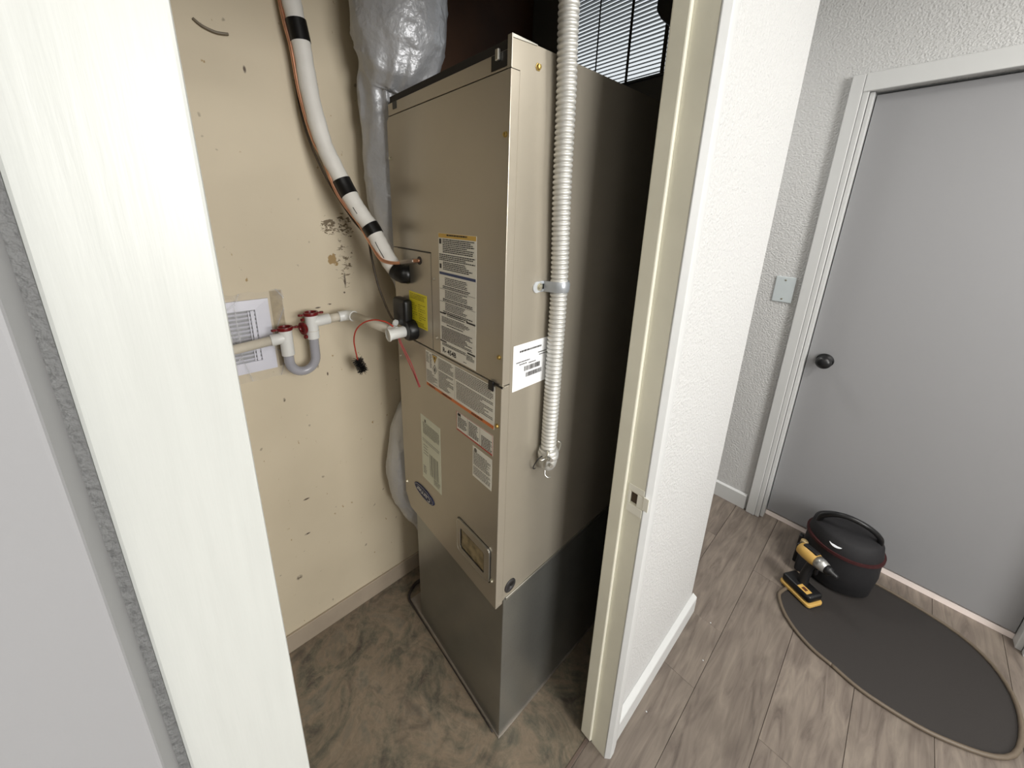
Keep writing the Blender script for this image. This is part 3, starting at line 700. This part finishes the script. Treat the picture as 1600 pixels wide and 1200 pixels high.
# ---------------------------------------------------------------- drain assembly
dr = thing('drain_trap', 'white plastic condensate drain with clear U-shaped trap and dark red caps', 'drain', (-.61, -.28, 1.10))
PX = -.610
b = nb(); cyl(b, (PX, -.99, 1.150), (PX, -.352, 1.200), .0132); 
obj_('outlet_pipe', b, PVCOLD, dr, smooth=True)
def tee(z0, z1, yc, za, arm, name='tee_fitting'):
    b = nb(); lathe(b, (PX, yc, z0), (0, 0, 1), [(0, .0158), (.001, .0170), (z1 - z0 - .001, .0172), (z1 - z0, .0160)], 28)
    s = 1 if arm > yc else -1
    lathe(b, (PX, yc + s * .004, za), (0, s, .06 * s), [(0, .0160), (abs(arm - yc) - .005, .0166), (abs(arm - yc) - .004, .0158)], 24)
    o = obj_(name, b, PVC, dr); smooth_angle(o, 40); return o
t1 = tee(1.148, 1.226, -.313, 1.2020, -.352)
t2 = tee(1.184, 1.258, -.241, 1.2345, -.190)
b = nb(); lathe(b, (PX, -.241, 1.2085), (0, 0, 1), [(0, .0176), (.0012, .0176)], 28); obj_('joint_ring', b, PVCOLD, dr)
b = nb(); u = [(PX, -.313, 1.150)] + [(PX, -.277 - .036 * math.cos(a), 1.128 - .040 * math.sin(a)) for a in (math.pi * k / 14 for k in range(15))] + [(PX, -.241, 1.186)]
tube(b, u, .0136, 20, caps=False); tube(b, u, .0112, 20, caps=False); obj_('clear_trap_tube', b, CLEARPVC, dr, smooth=True, label='clear grey U-shaped tube')
b = nb(); cyl(b, (PX, -.192, 1.2365), (PX, -.158, 1.2385), .0133); obj_('short_pipe', b, PVCOLD, dr, smooth=True)
b = nb(); tube(b, [(PX, -.163, 1.238), (PX, -.148, 1.2385), (PX + .004, -.137, 1.239), (PX + .013, -.129, 1.239), (PX + .026, -.125, 1.239)], .0164, 20); smooth_angle(obj_('bend_fitting', b, PVC, dr), 45)
b = nb(); cyl(b, (PX + .024, -.125, 1.239), (-.402, -.0775, 1.226), .0133); obj_('supply_pipe', b, PVCOLD, dr, smooth=True)
b = nb(); cyl(b, (-.418, -.081, 1.227), (-.392, -.075, 1.2255), .0168); cyl(b, (-.388, -.040, 1.2265), (-.392, -.0985, 1.2235), .0162)
el = obj_('cleanout_elbow', b, PVC, dr); smooth_angle(el, 40)
b = nb(); lathe(b, (-.392, -.0985, 1.2235), (-.06, -1, -.05), [(0, .0190), (.005, .0190), (.005, .0165), (.0015, .0160), (.0015, 0)], 24); obj_('socket_rim', b, PVC, el)
b = nb(); lathe(b, (-.412, -.066, 1.247), (-.8, -.35, .1), [(0, .009), (.006, .0095), (.008, .008), (.008, 0)], 18); obj_('small_cap', b, PVC, dr)
def cap(yc, z, tabs, name='red_cap'):
    b = nb(); lathe(b, (PX, yc, z), (0, 0, 1), [(0, .0172), (0, .0195), (.008, .0205), (.010, .0200), (.010, .0160), (.003, .0150), (.003, 0)], 28)
    for s in (-1, 1):
        y_ = yc + s * .029; lathe(b, (PX, y_, z + .002), (0, 0, 1), [(0, .0062), (.005, .0062), (.005, .0030), (.0035, .0025), (.0035, 0)], 14)
        box(b, PX - .0035, PX + .0035, min(yc + s * .019, y_ - s * .004), max(yc + s * .019, y_ - s * .004), z + .002, z + .0065)
    o = obj_(name, b, REDCAP, dr); smooth_angle(o, 40)
cap(-.313, 1.224, 1); cap(-.241, 1.256, 1)
b = nb(); lathe(b, (PX + .006, -.2630, 1.222), (.35, -1, -.05), [(0, .0165), (.004, .019), (.008, .019), (.009, .016), (.009, .010), (.006, .009), (.006, 0)], 24)
lathe(b, (PX + .010, -.2610, 1.196), (.35, -1, 0), [(0, .006), (.006, .006), (.006, .003), (.004, 0)], 14); lathe(b, (PX + .004, -.2640, 1.247), (.35, -1, 0), [(0, .005), (.006, .005), (.006, .003), (.004, 0)], 14)
smooth_angle(obj_('red_cap', b, REDCAP, dr, label='spare dark red cap hanging on edge beside the tee'), 40)

# float switch: black housing on the access plate
fs = thing('float_switch', 'black plastic overflow switch housing on the cabinet front beside the yellow label', 'switch', (-.40, -.05, 1.20))
b = nb(); box(b, -.452, -.378, -.058, -.0285, 1.236, 1.318, .010, 4); smooth_angle(obj_('housing', b, BLACK, fs), 50)
b = nb(); lathe(b, (-.380, -.0285, 1.229), (0, -1, 0), [(0, .030), (.020, .030), (.026, .026), (.026, .0155)], 28); smooth_angle(obj_('collar', b, BLACK, fs), 50)
b = nb()
tube(b, spline([(-.408, -.068, 1.215), (-.404, -.063, 1.190), (-.375, -.056, 1.145), (-.345, -.050, 1.100), (-.330, -.046, 1.070)], 6), .0016, 8)
tube(b, spline([(-.403, -.066, 1.213), (-.396, -.060, 1.185), (-.362, -.053, 1.140), (-.336, -.050, 1.100), (-.328, -.044, 1.072)], 6), .0016, 8)
c = obj_('red_wires', b, mat('dull_red_wire', S(178, 78, 78), .5), smooth=True); tag(c, 'two thin red wires hanging below the drain fitting in front of the cabinet', 'wire')

# cleaning brush: red cord with black bristles
br = thing('trap_cleaning_brush', 'small black bristle brush dangling on a red cord from the drain pipe', 'brush', (-.58, -.12, 1.03))
bp_ = [(-.400, -.082, 1.243), (-.412, -.094, 1.254), (-.425, -.105, 1.258), (-.450, -.120, 1.257), (-.480, -.137, 1.244), (-.510, -.147, 1.218), (-.540, -.146, 1.180), (-.560, -.138, 1.141), (-.580, -.126, 1.094)]
b = nb(); tube(b, spline(bp_, 8), .0021, 8); obj_('cord', b, REDWIRE, br, smooth=True)
b = nb(); p0 = Vector((-.580, -.126, 1.094)); p1 = Vector((-.590, -.108, 1.046)); tube(b, [p0, p1], .0015, 6); obj_('wire_core', b, TOOLS, br)
b = nb(); dd = (p1 - p0).normalized(); u_, v_ = frame_of(dd)
for i in range(22):
    c0 = p0 + (p1 - p0) * (i / 21)
    for k in range(11):
        a = 2 * math.pi * (k / 11 + i * .037) + random.uniform(-.2, .2); e = (u_ * math.cos(a) + v_ * math.sin(a)) * random.uniform(.0145, .0185) + dd * random.uniform(-.003, .003)
        cyl(b, c0, c0 + e, .0009, .0007, 4)
obj_('bristles', b, BLACK, br, kind='stuff')

# ---------------------------------------------------------------- grille wrapped in film on the tan wall
gr = thing('wall_grille', 'pale grey square wall grille wrapped in clear plastic film on the tan wall', 'grille', (-.655, -.44, 1.10))
gx = XW
def yz_ring(b, o, i, x0, x1):
    bb = raw(b); R_ = [[bb.verts.new((x, y, z)) for y, z in P] for P, x in ((o, x0), (o, x1), (i, x1 + .002), (i, x0))]
    for A_, B_ in ((0, 1), (1, 2), (2, 3), (3, 0)):
        for k in range(4): bb.faces.new((R_[A_][k], R_[A_][(k + 1) % 4], R_[B_][(k + 1) % 4], R_[B_][k]))
b = nb(); yz_ring(b, [(-.545, 1.100), (-.337, 1.100), (-.337, 1.312), (-.545, 1.312)], [(-.512, 1.133), (-.372, 1.133), (-.372, 1.284), (-.512, 1.284)], gx + .0005, gx + .008); obj_('frame', b, GRILLE, gr)
b = nb(); box(b, gx + .0005, gx + .002, -.512, -.372, 1.133, 1.284); obj_('back_plate', b, GRILLEIN, gr)
q = nb(); prism(q, [(gx + .003, -.5115, -.004), (gx + .0045, -.5115, -.004), (gx + .009, -.5115, .003), (gx + .0075, -.5115, .003)], (0, .139, 0)); l0 = obj_('louvre', q, GRILLE, gr); lb = l0.location.copy()
for k in range(12):
    s = l0 if k == 0 else l0.copy()
    if k: COL.objects.link(s)
    s.location = lb + Vector((0, 0, 1.141 + k * .0122))
b = nb(); box(b, gx + .010, gx + .012, -.384, -.376, 1.135, 1.282); box(b, gx + .010, gx + .012, -.390, -.3875, 1.135, 1.282); obj_('side_bar', b, GRILLE, gr)
# film: a crumpled sheet over the frame, its edges taped flat to the wall
b = nb(); bb = raw(b); NY, NZ = 64, 64; V = []
for i in range(NY + 1):
    row = []
    for j in range(NZ + 1):
        y = -.560 + .262 * i / NY; z = 1.070 + .262 * j / NZ
        inside = min(1, max(0, min(y + .548, -.334 - y, z - 1.098, 1.316 - z) / .012 + 1))
        n_ = noise.fractal(Vector((y * 26, z * 26, 3)), 1.0, 2.0, 3) ; rdg = abs(noise.noise(Vector((y * 14 + z * 9, z * 12 - y * 6, 1.7))))
        e = noise.noise(Vector((y * 30, z * 30, 9))) * .006 if (i in (0, NY) or j in (0, NZ)) else 0
        row.append(bb.verts.new((gx + .0022 + inside * .0110 + .0022 * n_ * (.4 + inside) + .006 * (1 - min(1, rdg * 7)) * (.35 + .65 * inside), y + (e if i in (0, NY) else 0), z + (e if j in (0, NZ) else 0))))
    V.append(row)
for i in range(NY):
    for j in range(NZ): bb.faces.new((V[i][j], V[i + 1][j], V[i + 1][j + 1], V[i][j + 1]))
obj_('plastic_film', b, FILM, gr, smooth=True, label='crumpled clear plastic film')
b = nb(); box(b, gx + .0003, gx + .0008, -.330, -.300, 1.10, 1.330) ; obj_('glue_stain', b, mat('stained_wall_edge', S(166, 150, 120), .6, var=(60, .12)), gr)

# wire stub on the wall, top left
b = nb(); tube(b, spline([(XW + .003, -.400, 1.970), (XW + .006, -.385, 1.959), (XW + .007, -.360, 1.953), (XW + .007, -.336, 1.956)], 6), .0030, 8)
c = obj_('wall_wire', b, mat('grey_painted_wire', S(120, 110, 94), .5), smooth=True); tag(c, 'short stub of painted wire sticking out of the tan wall at upper left', 'wire')

# ---------------------------------------------------------------- foil-jacketed flexible duct behind the cabinet
dpts = [(-.532, .045, 2.50), (-.532, .048, 2.30), (-.532, .050, 2.15), (-.533, .048, 2.02), (-.545, .040, 1.945), (-.572, .026, 1.895), (-.577, .024, 1.865), (-.577, .028, 1.80), (-.577, .036, 1.60), (-.577, .065, 1.45), (-.577, .120, 1.30), (-.577, .165, 1.10), (-.577, .150, .92), (-.577, .075, .78), (-.577, .046, .64), (-.577, .055, .52), (-.577, .110, .38), (-.577, .20, .22), (-.577, .26, .09)]
drad = [.130, .130, .130, .127, .112, .086, .080, .083, .087, .088, .087, .086, .086, .087, .092, .090, .086, .085, .085]
dsp = spline(dpts, 14); n_ = len(dsp)
def drf(i, t):
    f = i / 14; k = min(int(f), len(drad) - 2); f -= k; f = f * f * (3 - 2 * f); return drad[k] * (1 - f) + drad[k + 1] * f
b = nb(); tube(b, dsp, .1, 72, rf=drf); bb = raw(b)
for v in bb.verts:
    c = v.co; i = min(range(0, n_), key=lambda k: (dsp[k] - c).length_squared); ax = dsp[i]; d = (c - ax); r_ = d.length
    if r_ < 1e-4: continue
    d.normalize(); ang = math.atan2(d.y, d.x)
    wr = noise.fractal(Vector((c.x * 9, c.y * 9, c.z * 5)), 1.0, 2.1, 4)
    rg = 1 - min(1, abs(noise.noise(Vector((c.x * 12 + c.z * 8, c.y * 12, c.z * 9 + 4)))) * 6)
    tie = math.exp(-((c.z - 1.872) / .075) ** 2)
    pl_ = math.sin(ang * 11 + 6 * noise.noise(Vector((ang, c.z * 3, 0)))) * .006 * tie
    c += d * (wr * .0045 + rg * .0042 + pl_)
    c.x = max(c.x, XW + .0015)
    if c.z < 1.852: c.x = min(c.x, X0 - .0012)
dk = obj_('insulated_duct', b, FOIL, smooth=True); tag(dk, 'silver-grey foil insulated flexible duct squeezed between tan wall and cabinet', 'duct')
b = nb(); tube(b, spline([(-.6435, -.006, 1.890), (-.60, -.040, 1.883), (-.560, -.038, 1.876), (-.525, -.010, 1.868), (-.510, .03, 1.865)], 6), .0024, 8); obj_('tie_strap', b, BLACK, dk)
b = nb(); lathe(b, (-.4330, .058, 1.953), (.97, -.10, -.2), [(0, .0110), (.0035, .0105), (.004, 0)], 10) ; obj_('patch', b, mat('pale_tape_patch', S(205, 192, 184), .5), dk)
b = nb(); tube(b, [(-.577 + .0885 * math.cos(a), .115 + .0885 * math.sin(a), .855) for a in (math.radians(-170 + 10 * k) for k in range(12))], .0028, 8); obj_('tie_strap', b, BLACK, dk)

b = nb(); box(b, XW + .0008, XW + .007, .20, .698, 1.70, 2.49, .001, 1)  # brown panel added to darken the shaded upper wall
c = obj_('shade_panel', b, mat('dark_brown_shade', S(92, 60, 36), .6, var=(5, .35))); tag(c, 'dark brown panel added to deepen the shade high on the closet wall behind the silver duct', 'panel')

# dark conduit box on the inner closet wall, behind the jamb
b = nb(); prism(b, [(-.036, .50, 2.26), (-.036, .50, 2.058), (-.022, .50, 2.036), (.03, .50, 1.985), (.156, .50, 1.985), (.156, .50, 2.26)], (0, .14, 0), .004)
c = obj_('junction_box', b, BLACK); tag(c, 'black box with angled lower corner high on the closet side wall beside the blinds', 'box')

# ---------------------------------------------------------------- tools on the hall floor
mt = thing('floor_mat', 'dark rubber work mat with brown raised edging on the plank floor', 'mat', (.70, 1.35, 0))
mp = spline([(.640, 1.040, .0), (.585, 1.052, 0), (.524, 1.088, 0), (.478, 1.140, 0), (.452, 1.200, 0), (.456, 1.238, 0), (.475, 1.30, 0), (.485, 1.42, 0), (.52, 1.55, 0), (.66, 1.60, 0), (.95, 1.56, 0), (1.06, 1.40, 0), (1.04, 1.16, 0), (.90, 1.05, 0), (.74, 1.02, 0), (.640, 1.040, 0)], 6)
b = nb(); prism(b, [(p.x, p.y, .0005) for p in mp[:-1]], (0, 0, .004)); obj_('sheet', b, MATF, mt)
b = nb(); tube(b, [p + Vector((0, 0, .0068)) for p in mp], .0065, 10); obj_('edging', b, HOSE, mt, smooth=True)

dv = thing('cordless_driver', 'black and yellow cordless impact driver standing on its battery on the mat', 'power tool', (.515, 1.235, .0045))
ang = math.radians(-18)
Mx = Matrix.Translation((.505, 1.285, .0045)) @ Matrix.Rotation(math.radians(-28), 4, 'Z')
def xf(b): _ops.transform(raw(b), matrix=Mx, verts=raw(b).verts); return b
# local: x = across, y = length (nose +y?), z up
b = xf(box(nb(), -.056, .060, -.036, .036, .022, .056, .009, 3)); smooth_angle(obj_('battery_pack', b, BLACK, dv), 50)
b = nb(); ring_pts = rrect(-.060, .066, -.040, .040, .012)
bb = raw(b); prism(b, [(x, y, .006) for x, y in ring_pts], (0, 0, .014), .003); xf(b); smooth_angle(obj_('yellow_base', b, TOOLY, dv), 50)
b = xf(box(nb(), -.052, .050, -.034, .034, 0, .008, .002)); obj_('rubber_foot', b, RUBBER, dv)
b = nb(); prism(b, [(.005, -.034, .0565), (.045, -.034, .0565), (.045, -.006, .0565), (.005, -.006, .0565)], (0, 0, .0015), .0004); xf(b); lt = obj_('battery_label', b, TOOLY, dv)
b = nb(); prism(b, [(.017, -.027, .0581), (.034, -.027, .0581), (.034, -.013, .0581), (.017, -.013, .0581)], (0, 0, .0008)); xf(b); obj_('label_centre', b, mat('brown_label_centre', S(90, 50, 30), .5), lt)
b = nb(); tube(b, spline([(-.004, .008, .050), (-.006, .014, .090), (-.004, .024, .130), (.002, .030, .155)], 5), .0185, 16, rf=lambda i, t: .0195 - .003 * math.sin(t * 3.1)); xf(b); obj_('grip', b, BLACK, dv, smooth=True)
b = nb(); lathe(b, (-.062, .030, .178), (1, 0, 0), [(0, .016), (.006, .027), (.03, .030), (.058, .030), (.072, .027)], 24); xf(b); smooth_angle(obj_('motor_housing', b, TOOLY, dv, label='yellow motor housing'), 60)
b = nb(); lathe(b, (.010, .030, .178), (1, 0, 0), [(0, .0265), (.018, .026), (.036, .021)], 24); xf(b); obj_('gear_case', b, TOOLS, dv, smooth=True)
b = nb(); lathe(b, (.046, .030, .178), (1, 0, 0), [(0, .020), (.014, .0185), (.020, .011), (.036, .010), (.040, .006)], 20); xf(b); obj_('chuck', b, BLACK, dv, smooth=True)
b = nb(); box(b, -.046, .008, .018, .042, .200, .212, .004); box(b, -.066, -.056, .012, .048, .158, .198, .004); xf(b); obj_('grip_overmould', b, BLACK, dv)
b = nb(); box(b, .014, .024, .020, .034, .118, .146, .003); xf(b); obj_('trigger', b, BLACK, dv)

bg = thing('tool_bag', 'round black nylon tool bag with carry handle on the hall floor before the grey door', 'bag', (.585, 1.52, .0045))
bx, by = .588, 1.520
b = nb(); lathe(b, (bx, by, .006), (0, 0, 1), [(0, .10), (.01, .118), (.10, .125), (.19, .122), (.24, .112), (.255, .095), (.26, .04)], 40)
bb = raw(b)
for v in bb.verts: v.co += Vector((1, 1, 0)) * .006 * noise.noise(v.co * 14)
obj_('body', b, BAGF, bg, smooth=True)
b = nb(); tube(b, spline([(bx - .095, by - .03, .235), (bx - .085, by - .04, .29), (bx - .03, by - .05, .335), (bx + .04, by - .04, .33), (bx + .09, by - .01, .285), (bx + .095, by, .235)], 7), .011, 12); obj_('handle', b, BLACK, bg, smooth=True)
b = nb(); lathe(b, (bx - .022, by - .100, .232), (-.1, -.6, .8), [(0, .024), (.003, .024), (.004, 0)], 24); obj_('round_patch', b, WHITEP, bg)
b = nb(); tube(b, [(bx, by, .185), (bx, by, .197)], .1285, 36); obj_('rim_band', b, mat('dark_maroon_webbing', S(58, 16, 18), .7), bg, smooth=False)
b = nb(); box(b, bx - .140, bx - .124, by - .06, by - .035, .0, .150, .004); obj_('side_strap', b, BLACK, bg)
b = nb(); tube(b, spline([(bx - .112, by - .075, .085), (bx - .118, by - .085, .12), (bx - .116, by - .090, .155)], 4), .013, 12); obj_('tan_pocket_tool', b, mat('tan_tool_handle', S(168, 146, 104), .5), bg, smooth=True)
b = nb(); box(b, bx - .125, bx - .07, by - .125, by - .085, .012, .10, .008, 3); obj_('side_pocket', b, BAGF, bg)
# specks of debris on the planks
for x, y, lab in ((.330, .700, 'tiny white scrap of paper on the grey planks, nearest the middle of the floor'), (.265, .405, 'tiny white scrap of paper on the planks right beside the near baseboard'), (.300, .86, 'tiny white scrap of paper on the planks past the end of the baseboard')):
    b = nb(); box(b, x, x + .004, y, y + .003, .0003, .002, .0005, 1); c = obj_('paper_scrap', b, WHITEP); tag(c, lab, 'scrap', 'tiny white scraps on the planks')
